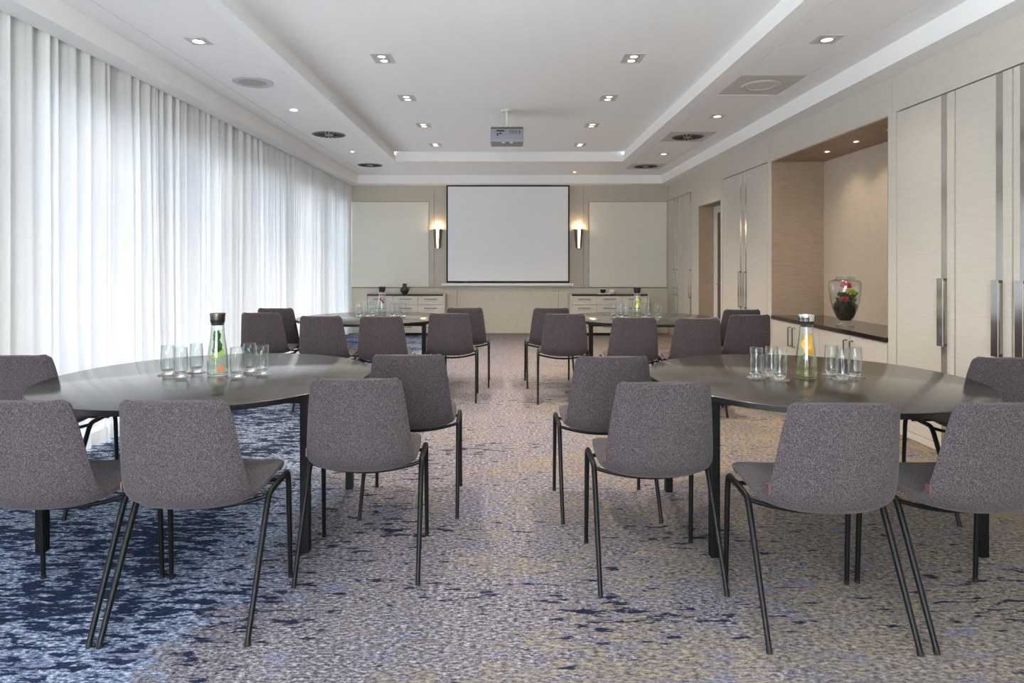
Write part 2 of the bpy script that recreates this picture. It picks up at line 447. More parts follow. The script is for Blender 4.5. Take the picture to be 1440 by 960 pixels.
def cupboard(y0, y1, doors, label, group):
    t = thing('built_in_cupboard', label, 'cupboard', (XR + .3, (y0 + y1) / 2, 0), 0, group)
    o = Vector(t.location)
    def put(n, bm, m, par=None):
        bmesh.ops.translate(bm, verts=bm.verts, vec=-o); return obj(n, bm, m, par or t)
    put('body', BX((XR + .026, XB - .01, y0 + .002, y1 - .002, .002, ZT)), 'dark')
    for (a, b_, s0, s1) in doors:
        d = put('door', BX((XR, XR + .022, a + .004, b_ - .004, .06, ZT - .004)), 'laminate')
        put('metal_strip', BX((XR - .002, XR + .001, s0, s1, .065, ZT - .006)), 'steel', d)
        bm = BX((XR - .034, XR - .028, s0, s1, .75, 1.22)); h_ = put('handle', bm, 'steel', d)
        # dark end brackets carry the pull plate; they belong to the door's pull
        put('handle_bracket', BX((XR - .028, XR - .002, s0, s1, 1.204, 1.22)), 'steeld', d); put('handle_bracket', BX((XR - .028, XR - .002, s0, s1, .75, .766)), 'steeld', d)
    put('plinth', BX((XR + .03, XR + .045, y0 + .002, y1 - .002, .002, .058), (XR, XR + .022, y0 + .004, y1 - .004, .004, .056)), 'laminate')
    return t
GC = 'built-in cupboards along the right wall'
cupboard(3.14, 4.905, [(4.268, 4.902, 4.339, 4.397), (3.78, 4.262, 3.85, 3.904), (3.14, 3.774, 3.665, 3.72)],
         'tall greige cupboard nearest the camera, right of the niche, with wide steel pulls', GC)
cupboard(7.348, 8.867, [(8.1, 8.865, 8.15, 8.20), (7.35, 8.09, 7.98, 8.03)],
         'tall greige two-door cupboard between the doorway and the lit niche', GC)
cupboard(10.375, 11.93, [(11.33, 11.93, 11.40, 11.45), (10.87, 11.324, 11.20, 11.25), (10.378, 10.864, 10.40, 10.45)],
         'tall greige cupboard in the far right corner beyond the doorway', GC)

# niche base cabinets and worktop
joints = [7.222, 6.69, 6.125, 5.575, 5.026]
names_ = ['left half with paired pulls, nearer the far end', 'right half with paired pulls, under the flower vase']
for i in range(2):
    a, b_ = joints[2 * i + 2], joints[2 * i]; mid = joints[2 * i + 1]
    t = thing('base_cabinet', 'low greige niche cabinet, ' + names_[i], 'cabinet', (XR + .3, mid, 0), 0, 'base cabinets in the niche')
    o = Vector(t.location)
    def put(n, bm, m, par=None):
        bmesh.ops.translate(bm, verts=bm.verts, vec=-o); return obj(n, bm, m, par or t)
    put('body', BX((XR + .026, XB - .014, a + .002, b_ - .002, .002, .69)), 'laminate')
    for (p, q, hy) in ((a, mid, mid - .05), (mid, b_, mid + .05)):
        d = put('door', BX((XR, XR + .022, p + .003, q - .003, .06, .688)), 'laminate')
        bm = bmesh.new(); tube(bm, [(XR, hy, .44), (XR - .03, hy, .44), (XR - .03, hy, .64), (XR, hy, .64)], .007, 8)
        put('handle', bm, 'steeld', d)
tag(obj('worktop', BX((XR - .012, XB - .014, 5.028, 7.22, .692, .73), bev=.003), 'stone'), 'dark polished worktop running the length of the niche', 'worktop')

# ------------------------------------------------------------------ curtain
def curtain():
    bm = bmesh.new(); y = -.6; ys = []
    rnd = random.Random(3)
    pts = []   # (y, xoff)
    flip = 1
    while y < 11.9:
        w = rnd.choice((rnd.uniform(.07, .11), rnd.uniform(.13, .24))); dep = rnd.uniform(.018, .036)
        if rnd.random() < .25: flip = -flip
        n = 12; kq = rnd.uniform(.72, .86)
        for i in range(n):
            t = i / n
            tt = t / kq if t < kq else 1 - (t - kq) / (1 - kq)      # long face, short return
            tt = .5 - .5 * math.cos(PI * tt) * (.72 + .28 * abs(math.cos(PI * tt)))
            pts.append((y + w * t, flip * dep * (tt * 2 - 1) + .003 * math.sin(2 * PI * t * 3)))
        y += w
    zs = [.012 + (2.93 - .012) * i / 14 for i in range(15)]
    ph = [rnd.uniform(0, 6.28) for _ in range(4)]
    rows = []
    for z in zs:
        kz = .75 + .45 * (1 - z / 2.93)
        rows.append([bm.verts.new((-2.985 + .004 + xo * kz * .8 + .006 * math.sin(py * 2.3 + ph[0] + z), min(py + .012 * math.sin(py * 5.1 + z * 1.1 + ph[1]) * (1 - z / 2.93), 11.93), z)) for (py, xo) in pts])
    for r0, r1 in zip(rows, rows[1:]):
        for i in range(len(r0) - 1):
            bm.faces.new((r0[i], r0[i + 1], r1[i + 1], r1[i]))
    t = thing('sheer_curtain', 'floor-length white sheer curtain drawn along the whole window wall', 'curtain', (-2.985, 5, 0))
    bmesh.ops.translate(bm, verts=bm.verts, vec=(2.985, -5, 0))
    obj('curtain_fabric', bm, 'curtain', t, 'all')
    obj('curtain_track', BX((-.02, .02, -5.6, 6.93, 2.932, 2.948)), 'white', t)
curtain()

# ------------------------------------------------------------------ chairs
def chair_shell():
    # centre and side profiles (y, z, half width at side)
    cen = [(.262, .442), (.272, .458), (.26, .474), (.2, .482), (.12, .478), (.03, .468), (-.06, .456), (-.12, .452), (-.165, .466), (-.198, .505), (-.213, .56), (-.224, .63), (-.233, .71), (-.243, .79), (-.249, .834), (-.251, .852)]
    sid = [(.262, .447), (.272, .463), (.26, .479), (.2, .488), (.12, .487), (.04, .482), (-.03, .478), (-.08, .48), (-.12, .498), (-.147, .53), (-.165, .58), (-.182, .645), (-.2, .72), (-.218, .79), (-.232, .832), (-.236, .850)]
    hw = [.197, .207, .214, .224, .229, .231, .230, .228, .225, .221, .216, .209, .201, .192, .186, .184]
    def cat(P, t):
        n = len(P) - 1; s = t * n; i = min(int(s), n - 1); f_ = s - i
        p = [P[max(i - 1, 0)], P[i], P[i + 1], P[min(i + 2, n)]]
        if isinstance(P[0], tuple):
            return tuple(.5 * (2 * p[1][k] + (p[2][k] - p[0][k]) * f_ + (2 * p[0][k] - 5 * p[1][k] + 4 * p[2][k] - p[3][k]) * f_ ** 2 + (3 * p[1][k] - p[0][k] - 3 * p[2][k] + p[3][k]) * f_ ** 3) for k in (0, 1))
        return .5 * (2 * p[1] + (p[2] - p[0]) * f_ + (2 * p[0] - 5 * p[1] + 4 * p[2] - p[3]) * f_ ** 2 + (3 * p[1] - p[0] - 3 * p[2] + p[3]) * f_ ** 3)
    NV, NU = 60, 20
    G = []
    for j in range(NV + 1):
        t = j / NV
        if t > .8: t = .8 + .2 * (1 - (1 - (t - .8) / .2) ** 1.6)
        c = cat(cen, t); s = cat(sid, t); w = cat(hw, t)
        row = []
        for i in range(NU + 1):
            u = math.sin((-1 + 2 * i / NU) * PI / 2) * .35 + (-1 + 2 * i / NU) * .65
            q = abs(u) ** 2.6
            row.append(Vector((u * w, c[0] * (1 - q) + s[0] * q, c[1] * (1 - q) + s[1] * q)))
        G.append(row)
    # round the top corners: each row narrows along a quarter circle
    r = .022
    for j in range(NV // 2, NV + 1):
        zt = G[NV][0].z; wr = abs(G[j][0].x)
        for i in range(NU + 1):
            p = G[j][i]; dz = p.z - (zt - r)
            if dz > 0:
                lim = (wr - r + math.sqrt(max(r * r - dz * dz, 0))) / wr
                p.x *= lim + (1 - lim) * .0
    Nn = []
    for j in range(NV + 1):
        row = []
        for i in range(NU + 1):
            a = G[min(j + 1, NV)][i] - G[max(j - 1, 0)][i]; b_ = G[j][min(i + 1, NU)] - G[j][max(i - 1, 0)]
            row.append(b_.cross(a).normalized() * -1)
        Nn.append(row)
    def ed(i, n, m=3):
        k_ = min(i, n - i)
        return [0.35, .78, .95, 1][min(k_, 3)]
    th = .034
    def part(j0, j1, m0, m1):
        bm = bmesh.new(); top = []; bot = []
        for j in range(j0, j1 + 1):
            e1 = [0.35, .78, .95, 1][min(min(j, NV - j) if True else 9, 3)]
            tr, br = [], []
            for i in range(NU + 1):
                e = min(e1, ed(i, NU)); p = G[j][i]; n = Nn[j][i]
                tr.append(bm.verts.new(p + n * th / 2 * e)); br.append(bm.verts.new(p - n * th / 2 * e))
            top.append(tr); bot.append(br)
        n = j1 - j0
        for j in range(n):
            for i in range(NU):
                bm.faces.new((top[j][i], top[j][i + 1], top[j + 1][i + 1], top[j + 1][i]))
                bm.faces.new((bot[j][i], bot[j + 1][i], bot[j + 1][i + 1], bot[j][i + 1]))
            bm.faces.new((top[j][0], top[j + 1][0], bot[j + 1][0], bot[j][0]))
            bm.faces.new((top[j][NU], bot[j][NU], bot[j + 1][NU], top[j + 1][NU]))
        for i in range(NU):
            bm.faces.new((top[0][i], bot[0][i], bot[0][i + 1], top[0][i + 1]))
            bm.faces.new((top[n][i], top[n][i + 1], bot[n][i + 1], bot[n][i]))
        return bm
    seam = int(NV * 7.6 / 15)
    tagp = G[int(NV * 9.3 / 15)][0]
    return part(0, seam, 0, 0), part(seam, NV, 0, 0), tagp

def make_chair(label, loc, rz, group):
    t = thing('upholstered_chair', label, 'chair', loc, rz, group)
    seat, back, tp = chair_shell()
    obj('seat', seat, 'fabric', t, True); obj('backrest', back, 'fabric', t, True)
    for s in (-1, 1):
        bm = bmesh.new(); tube(bm, [(s * .248, .240, .008), (s * .247, .232, .2), (s * .246, .222, .40), (s * .2455, .216, .432)], [.0095, .0105, .0115, .012], 10)
        lg = obj('leg', bm, 'black', t, True)
        bm = bmesh.new(); tube(bm, [(s * .248, .240, 0), (s * .248, .2397, .014)], [.0105, .0105], 10); obj('rubber_foot', bm, 'rubber', lg, True)
        bm = bmesh.new(); tube(bm, [(s * .252, -.240, .008), (s * .2505, -.175, .135), (s * .2475, -.072, .335), (s * .246, -.030, .412), (s * .2455, -.018, .428)], [.0095, .0105, .0115, .012, .012], 10)
        lg = obj('leg', bm, 'black', t, True)
        bm = bmesh.new(); tube(bm, [(s * .252, -.240, 0), (s * .252, -.2365, .014)], [.0105, .0105], 10); obj('rubber_foot', bm, 'rubber', lg, True)
    bm = bmesh.new()
    for s in (-1, 1):
        tube(bm, [(s * .2455, .216, .432), (s * .2452, .211, .447), (s * .245, .198, .454), (s * .245, .10, .452), (s * .245, .01, .446), (s * .2452, -.008, .440), (s * .2455, -.018, .428)], .012, 10)
    for y0, zc in ((-.012, .402), (.165, .438)):
        pts = []
        for i in range(13):
            u = -1 + 2 * i / 12
            pts.append((u * .243, y0 - (0.02 if y0 < 0 else 0) * (1 - u * u), zc + (.437 - zc) * abs(u) ** 2.0))
        tube(bm, pts, .0085, 8)
    obj('seat_frame', bm, 'black', t, True)
    for x in (-.10, .10):  # black carrier pads between cross tubes and shell
        obj('seat_support', BX((x - .02, x + .02, -.035, .18, .428, .45), bev=.004), 'black', t)
    bm = BX((tp.x - .006, tp.x + .001, tp.y - .012, tp.y + .012, tp.z - .03, tp.z + .004), bev=.002)
    obj('seam_tag', bm, 'tag', t)
    return t

G1 = 'grey upholstered chairs set at the four round tables'
chairs = [
 (-1.163, 2.552, 1.4, 'grey chair before the near left table, right of the chair cut by the frame'),
 (-1.703, 2.549, .7, 'grey chair cut off by the left photo edge, bottom left corner'),
 (-.638, 2.96, 2.4, 'grey chair left of the aisle, the nearer one, beside the black table leg'),
 (-.525, 3.639, 1.6, 'grey chair left of the aisle, directly behind the nearest aisle-side chair'),
 (.522, 3.582, 1.5, 'grey chair right of the aisle, directly behind the nearest aisle-side chair'),
 (.620, 2.885, .2, 'grey chair right of the aisle, the nearer one, beside the black table leg'),
 (1.152, 2.511, -1.6, 'grey chair before the near right table, left of the chair cut by the frame'),
 (1.70, 2.516, 1.0, 'grey chair cut off by the right photo edge, bottom right corner'),
 (-2.55, 3.611, 2, 'grey chair by the curtain at the left end of the near left table'),
 (2.535, 3.541, -1.2, 'grey chair by the cupboards at the right end of the near right table'),
 (-2.362, 6.39, 1, 'far left table: chair nearest the curtain, in front of another chair'),
 (-2.44, 6.99, 0, 'far left table: chair by the curtain peeping out behind the front one'),
 (-1.665, 6.009, -1, 'far left table: chair second from the curtain, back to the camera'),
 (-1.138, 5.971, 2, 'far left table: chair right in front of the carafe and tumblers'),
 (-.555, 6.325, .3, 'far left table: front chair of the two beside the aisle'),
 (-.457, 7.066, .4, 'far left table: rear chair of the two beside the aisle'),
 (.447, 7.024, 1.8, 'far right table: rear chair of the two beside the aisle'),
 (.547, 6.265, -2, 'far right table: front chair of the two beside the aisle'),
 (1.12, 5.874, -2, 'far right table: chair right in front of the carafe and tumblers'),
 (1.645, 5.779, -2, 'far right table: chair between the carafe-side chair and the niche-side pair'),
 (2.221, 6.156, .4, 'far right table: front chair of the pair close to the niche'),
 (2.39, 6.80, 0, 'far right table: rear chair of the pair before the tall two-door cupboard'),
]
proto = None
for (X, Z, a, lab) in chairs:
    r = math.radians(a)
    loc = (X + .14 * math.sin(r), Z - .14 * math.cos(r), 0)
    if proto is None: proto = make_chair(lab, loc, r, G1)
    else: dup(proto, loc, r, lab)

# ------------------------------------------------------------------ tables
def make_table(label, loc):
    t = thing('round_table', label, 'table', loc, 0, 'round dark conference tables')
    R = .8
    obj('tabletop', LT([(0, .716), (R - .004, .716), (R - .001, .7385), (R - .004, .74), (0, .74)], 128), 'wood', t, True)
    obj('edge_band', LT([(R - .003, .714), (R, .715), (R, .738), (R - .002, .739)], 128), 'edge', t, True)
    for sx in (-1, 1):
        for sy in (-1, 1):
            x, y = sx * .605, sy * .405
            obj('leg', BX((x - .021, x + .021, y - .021, y + .021, 0, .714), bev=.006), 'black', t)
    obj('table_frame', BX((-.584, .584, -.42, -.39, .684, .714), (-.584, .584, .39, .42, .684, .714), (-.62, -.59, -.384, .384, .684, .714), (.59, .62, -.384, .384, .684, .714)), 'black', t)
    return t
T1 = make_table('round dark table at the front left, with the carafe of green leaves', (-1.535, 3.30, 0))
T2 = dup(T1, (1.54, 3.255, 0), 0, 'round dark table at the front right, with the carafe of orange slices')
T3 = dup(T1, (-1.46, 6.83, 0), 0, 'round dark table further back on the left, before the left sideboard')
T4 = dup(T1, (1.45, 6.80, 0), 0, 'round dark table further back on the right, before the right sideboard')
TZ = .74

# ------------------------------------------------------------------ tumblers, carafes
def tp_(px, py, z=TZ):
    Y = F * (H - z) / (py - CY); return ((px - CX) * Y / F, Y, z)
def make_glass(label, loc, grp):
    t = thing('tumbler', label, 'glass', loc, 0, grp)
    o = [(0, 0), (.022, 0), (.026, .003), (.034, .03), (.0365, .06), (.035, .11), (.0325, .152), (.0315, .153), (.0308, .152), (.0332, .11), (.0345, .06), (.0315, .032), (.0305, .027)]
    o = [(r * .95, z) for r, z in o[3:]]
    obj('tumbler_glass', LT(o, 28), 'glass', t, 'all')
    obj('glass_base', LT([(0, 0), (.0205, 0), (.0245, .003), (.0300, .0265), (.026, .021), (.018, .0165), (0, .0155)], 28), 'thickglass', t, 'all')
    return t
def coaster(label, loc, grp):
    o = obj('coaster', LT([(0, 0), (.047, 0), (.0475, .0008), (.047, .0016), (0, .0016)], 28), 'coaster', None, True, loc)
    return tag(o, label, 'coaster', grp)
sets = [
 ('near left table', [(235.6, 527), (254, 530.6), (276, 523.7), (333, 530.5), (351, 523), (369, 526.5)]),
 ('near right table', [(1063.5, 531), (1085, 529), (1096.7, 534), (1169.3, 527), (1185, 533.5), (1202.3, 530.5)]),
 ('far left table', [(505, 444.6), (515.5, 445.2), (523, 444.2), (551.7, 444.6), (558.5, 445.4), (567, 444.8)]),
 ('far right table', [(863, 446.6), (873, 445.8), (880, 447), (906, 445.8), (912.5, 447.4), (925.6, 446.6)]),
]
side = ['leftmost of all', 'left of the carafe, middle one', 'first left of the carafe', 'first right of the carafe', 'right of the carafe, middle one', 'rightmost of all']
gp = None; cp_ = None
for nm_, ps in sets:
    for i, (px, py) in enumerate(ps):
        x, y, z = tp_(px, py)
        lab = 'clear tumbler on the %s, %s' % (nm_, side[i])
        if cp_ is None: cp_ = coaster('pale coaster on the %s, %s' % (nm_, side[i]), (x, y, z + .0002), 'coasters under the tumblers')
        else:
            dup(cp_, (x, y, z + .0002), 0, 'pale coaster on the %s, %s' % (nm_, side[i]))
        if gp is None: gp = make_glass(lab, (x, y, z + .002), 'tumblers on the tables')
        else: dup(gp, (x, y, z + .002), 0, lab)

def disc(bm, c, r, th, n, seg=20):
    n = Vector(n).normalized(); q = n.to_track_quat('Z', 'Y').to_matrix().to_4x4()
    v0 = len(bm.verts)
    lathe(bm, [(0, -th / 2), (r * .97, -th / 2), (r, 0), (r * .97, th / 2), (0, th / 2)], seg)
    bm.verts.ensure_lookup_table()
    bmesh.ops.transform(bm, matrix=Matrix.Translation(c) @ q, verts=bm.verts[v0:])
def leaf(bm, c, d, w, l):
    d = Vector(d).normalized(); s = d.cross(Vector((0.3, .8, .1))).normalized(); n = d.cross(s)
    c = Vector(c); prev = None
    for i in range(6):
        t = i / 5; ww = w * math.sin(PI * min(max(t, .03), .97)) ; p = c + d * l * (t - .5) + n * .004 * math.cos(PI * (t - .5))
        r = [bm.verts.new(p - s * ww), bm.verts.new(p + n * ww * .25), bm.verts.new(p + s * ww), bm.verts.new(p - n * .0012)]
        if prev:
            for k_ in range(4): bm.faces.new((prev[k_], prev[(k_ + 1) % 4], r[(k_ + 1) % 4], r[k_]))
        else: bm.faces.new(r)
        prev = r
    bm.faces.new(prev[::-1])

def carafe(label, loc, water, lidmat, level):
    t = thing('water_carafe', label, 'carafe', loc, 0, 'carafes of infused water on the tables')
    out = [(0, 0), (.046, 0), (.050, .004), (.0515, .02), (.051, .07), (.046, .13), (.039, .18), (.034, .22), (.0325, .255), (.0335, .28)]
    inn = [(.0315, .28), (.0305, .255), (.032, .22), (.037, .18), (.044, .13), (.049, .07), (.0495, .02), (.047, .008), (0, .007)]
    obj('carafe_glass', LT(out + inn, 36), 'glass', t, 'all')
    pr = [(0, .0075), (.0465, .0085), (.0491, .02), (.0486, .07)]
    for r, z in ((.0436, .13), (.0366, .18), (.0316, .22)):
        if z < level: pr.append((r, z))
    def ri(z):
        P = [(.07, .0486), (.13, .0436), (.18, .0366), (.22, .0316), (.26, .030)]
        for (a, ra), (b_, rb) in zip(P, P[1:]):
            if z <= b_: return ra + (rb - ra) * (z - a) / (b_ - a)
    pr += [(ri(level), level), (0, level)]
    obj('water', LT(pr, 36), water, t, 'all')
    obj('lid_collar', LT([(.024, .262), (.0303, .262), (.0345, .281), (.036, .286), (.036, .290), (.024, .290)], 32, closed=True), 'rubber', t, True)
    obj('lid', LT([(0, .291), (.0355, .291), (.0365, .305), (.039, .322), (.0385, .324), (.034, .324), (.03, .316), (0, .314)], 32), lidmat, t, True)
    return t
x, y, z = tp_(306, 527.5); c1 = (x, y, z + .0005)
carafe('tall carafe of water with green leaves and dark lid on the near left table', c1, 'greenwater', 'steeld', .235)
x, y, z = tp_(1133.7, 531.5); c2 = (x, y, z + .0005)
carafe('tall carafe of yellow water with orange slices and steel lid on the near right table', c2, 'lemonwater', 'steel', .225)
x, y, z = tp_(537.2, 444.4); c3 = (x, y, z + .0005)
carafe('tall carafe with red berries and black lid on the far left table', c3, 'clearwater', 'blackm', .23)
x, y, z = tp_(896, 446.6); c4 = (x, y, z + .0005)
carafe('tall carafe with lemon pieces and dark lid on the far right table', c4, 'lemonwater', 'blackm', .215)
# contents
bm = bmesh.new(); rl = random.Random(5)
for i in range(80):
    zz = rl.uniform(.13, .222); rr = .019 if zz > .16 else .026
    a = rl.uniform(0, 6.28); q = rl.uniform(0, rr * .8)
    leaf(bm, (q * math.cos(a), q * math.sin(a), zz), (rl.uniform(-.5, .5), rl.uniform(-.5, .5), rl.uniform(.4, 1)), .012, .03)
tube(bm, [(0, 0, .12), (.004, 0, .17), (-.003, .002, .222)], .0016, 6)
tag(obj('mint_sprig', bm, 'leaf', None, True, c1), 'bunch of dark green mint leaves in the near left carafe', 'mint')
for i, (cc, r, n) in enumerate([((.006, -.004, .117), .030, (.3, -1, .9)), ((-.002, -.002, .105), .031, (-.2, -.6, 1))]):
    bm = bmesh.new(); disc(bm, cc, r, .004, n)
    s_ = tag(obj('cucumber_slice', bm, 'cuke', None, True, c1), 'pale green cucumber slice under the mint, %s' % ('upper one' if i == 0 else 'lower one'), 'cucumber slice', 'cucumber slices')
bm = bmesh.new(); disc(bm, (.022, -.016, .034), .020, .009, (.4, -1, .35))
tag(obj('grapefruit_slice', bm, 'grape', None, True, c1), 'orange-pink grapefruit piece near the bottom of the near left carafe', 'fruit slice')
for i, (cc, n, w) in enumerate([((.008, -.012, .203), (.45, -1, .15), 'topmost'), ((-.004, -.012, .172), (-.3, -1, .25), 'middle'), ((.010, -.010, .143), (.25, -1, -.1), 'lowest')]):
    bm = bmesh.new(); r = .023 if i == 0 else .027; disc(bm, cc, r, .005, n)
    s_ = tag(obj('orange_slice', bm, 'rind', None, True, c2), 'bright orange slice in the near right carafe, %s of three' % w, 'orange slice', 'orange slices in the carafe')
    bm = bmesh.new(); nn = Vector(n).normalized()
    disc(bm, Vector(cc) + nn * .0005, r * .86, .0056, n)
    obj('slice_flesh', bm, 'orange', s_, True)
bm = bmesh.new()
for i in range(6): leaf(bm, (rl.uniform(-.01, .015), rl.uniform(-.02, 0), .118 + rl.uniform(-.01, .01)), (rl.uniform(-1, 1), rl.uniform(-.3, .3), .4), .007, .026)
tag(obj('mint_sprig', bm, 'leaf', None, True, c2), 'few green leaves below the orange slices in the near right carafe', 'mint')
for i in range(5):
    bm = bmesh.new(); a = i * 1.26; zc = .15 + .0155 * i
    bmesh.ops.create_icosphere(bm, subdivisions=2, radius=.0125); bmesh.ops.translate(bm, verts=bm.verts, vec=(.015 * math.cos(a), .015 * math.sin(a), zc))
    tag(obj('red_berry', bm, 'berry', None, True, c3), 'red berry floating in the carafe on the far left table', 'berry', 'red berries in the far left carafe')
for i in range(3):
    bm = bmesh.new(); disc(bm, ((-.006, .007, 0)[i], -.008, .12 + .034 * i), .022, .006, ((-.4, .5, 0)[i], -1, .3))
    tag(obj('lemon_slice', bm, 'lemon', None, True, c4), 'yellow lemon slice in the carafe on the far right table', 'lemon slice', 'lemon slices in the far right carafe')

# ------------------------------------------------------------------ niche vase
vx, vy = 3.205, 5.98
t = thing('glass_vase', 'footed clear glass vase planted with red flowers on the niche worktop', 'vase', (vx, vy, .7305))
out = [(0, 0), (.075, 0), (.08, .008), (.072, .02), (.05, .032), (.052, .045), (.075, .08), (.105, .15), (.128, .24), (.140, .34), (.141, .40), (.132, .425), (.105, .436), (.082, .442), (.078, .455), (.084, .466)]
inn = [(.080, .466), (.074, .455), (.078, .439), (.103, .432), (.128, .421), (.137, .40), (.136, .34), (.124, .24), (.101, .15), (.071, .083), (.045, .052), (0, .048)]
obj('vase_glass', LT(out + inn, 40), 'glass', t, 'all')
bm = bmesh.new(); lathe(bm, [(0, .0485), (.044, .053), (.070, .084), (.099, .15), (.110, .188), (.085, .205), (.04, .222), (0, .212)], 28)
for v in bm.verts:
    if v.co.z > .186: v.co.z += rl.uniform(-.018, .03)
obj('moss_filling', bm, 'soil', t, True)
bm = bmesh.new()
for i in range(110):
    a = rl.uniform(0, 6.28); zz = rl.uniform(.17, .31); q = rl.uniform(.02, .075 + (zz - .17) * .15); leaf(bm, (q * math.cos(a), q * math.sin(a), zz), (math.cos(a) * .5, math.sin(a) * .5, rl.uniform(.4, 1.2)), .013, .05)
tag(obj('foliage', bm, 'foliage', None, True, (vx, vy, .7305)), 'dark leafy foliage inside the glass vase in the niche', 'foliage')
def flower(c, r, m, name, label, n=12):
    bm = bmesh.new()
    for i in range(n * 2):
        a = i * 2.4; el = rl.uniform(-.2, 1.1); d = Vector((math.cos(a) * math.cos(el), math.sin(a) * math.cos(el), math.sin(el)))
        leaf(bm, Vector(c) + d * r * .5, d, r * .26, r)
    tube(bm, [(c[0] * .3, c[1] * .3, .19), (c[0], c[1], c[2])], .003, 6)
    return tag(obj(name, bm, m, None, True, (vx, vy, .7305)), label, 'flower', None)
flower((-.01, -.04, .375), .055, 'petal', 'red_flower', 'upper crimson flower near the rim of the glass vase')
flower((-.035, -.06, .25), .042, 'petal', 'red_flower', 'lower crimson flower low in the glass vase')
flower((.035, -.05, .315), .048, 'petaly', 'lime_flower', 'yellow-green bloom on the right in the glass vase')

# ------------------------------------------------------------------ sideboards at the far wall
def sideboard(x0, x1, label):
    yF_, yB_ = 11.50, YF - .045
    t = thing('sideboard', label, 'sideboard', ((x0 + x1) / 2, 11.7, 0), 0, 'low sideboards at the far wall')
    o = Vector(t.location); zt = .76
    def put(n, bm, m, par=None):
        bmesh.ops.translate(bm, verts=bm.verts, vec=-o); return obj(n, bm, m, par or t)
    put('side_panel', BX((x0, x0 + .03, yF_ - .01, yB_, 0, zt)), 'laminate'); put('side_panel', BX((x1 - .03, x1, yF_ - .01, yB_, 0, zt)), 'laminate')
    put('top', BX((x0 + .03, x1 - .03, yF_ - .012, yB_, zt - .028, zt - .002)), 'stone')
    put('body', BX((x0 + .031, x1 - .031, yF_ + .024, yB_, .05, zt - .03)), 'laminate')
    put('plinth', BX((x0 + .031, x1 - .031, yF_ + .04, yF_ + .06, 0, .05)), 'dark')
    w = (x1 - x0 - .06) / 3
    for i in range(3):
        a = x0 + .03 + w * i
        for (za, zb) in ((.57, zt - .032), (.405, .566), (.23, .401), (.055, .226)):
            d = put('drawer', BX((a + .004, a + w - .004, yF_, yF_ + .02, za, zb - .004)), 'laminate')
            zc = (za + zb) / 2 + .02
            bm = bmesh.new(); tube(bm, [(a + w * .26, yF_, zc), (a + w * .26, yF_ - .025, zc), (a + w * .74, yF_ - .025, zc), (a + w * .74, yF_, zc)], .006, 8)
            put('drawer_handle', bm, 'steeld', d)
sideboard(fx(514, 11.5), fx(625.5, 11.5), 'greige drawer sideboard with dark top to the left of the screen')
sideboard(fx(801.5, 11.5), fx(913, 11.5), 'greige drawer sideboard with dark top to the right of the screen')
bx = fx(569, 11.7)
o = obj('bud_vase', LT([(0, 0), (.045, 0), (.075, .04), (.083, .075), (.07, .11), (.04, .13), (.036, .16), (.046, .187), (.040, .187), (.03, .16), (.034, .132), (.062, .105), (.075, .075), (.06, .04), (0, .015)], 28), 'pot', None, True, (bx, 11.7, .7585))
tag(o, 'round dark bronze vase on the left sideboard', 'vase')
t = thing('tray', 'white tray with a dark bowl on the right sideboard', 'tray', (fx(849, 11.7), 11.7, .7585))
obj('tray_plate', BX((-.12, .12, -.08, .08, 0, .012), bev=.004), 'porc', t)
t = obj('dark_bowl', LT([(0, .0), (.03, .0), (.05, .03), (.052, .065), (.047, .065), (.044, .03), (0, .01)], 24), 'blackm', None, True, (fx(848, 11.7), 11.7, .7715))
tag(t, 'small black bowl standing on the white tray', 'bowl')
t = obj('white_cup', LT([(0, .0), (.03, .0), (.058, .03), (.062, .075), (.057, .075), (.052, .03), (0, .01)], 24), 'porc', None, True, (fx(862, 11.66), 11.66, .7585))
tag(t, 'round white cup beside the tray on the right sideboard', 'cup')

# ------------------------------------------------------------------ screen, sconces, projector
Ys = 11.84
xa, xb = fx(627.6, Ys), fx(801, Ys); zb = fz(397.5, Ys); zt = ZD - .004
t = thing('projection_screen', 'white pull-down projection screen with black border on the far wall', 'screen', ((xa + xb) / 2, Ys, zb))
o = Vector(t.location)
def put(n, bm, m, par=None, sm=False):
    bmesh.ops.translate(bm, verts=bm.verts, vec=-o); return obj(n, bm, m, par or t, sm)
wl, wr, wt, wb = fx(629.9, Ys), fx(798.9, Ys), fz(262.3, Ys), fz(395, Ys)
put('screen_border', BX((xa, wl, Ys, Ys + .004, zb, zt), (wr, xb, Ys, Ys + .004, zb, zt), (wl, wr, Ys, Ys + .004, wt, zt), (wl, wr, Ys, Ys + .004, zb, wb)), 'blackm')
put('screen_surface', BX((wl, wr, Ys, Ys + .003, wb, wt)), 'screen')
put('bottom_bar', BX((fx(620.8, Ys), fx(806.5, Ys), Ys - .015, Ys + .02, fz(401.7, Ys), fz(398.2, Ys)), bev=.004), 'white')

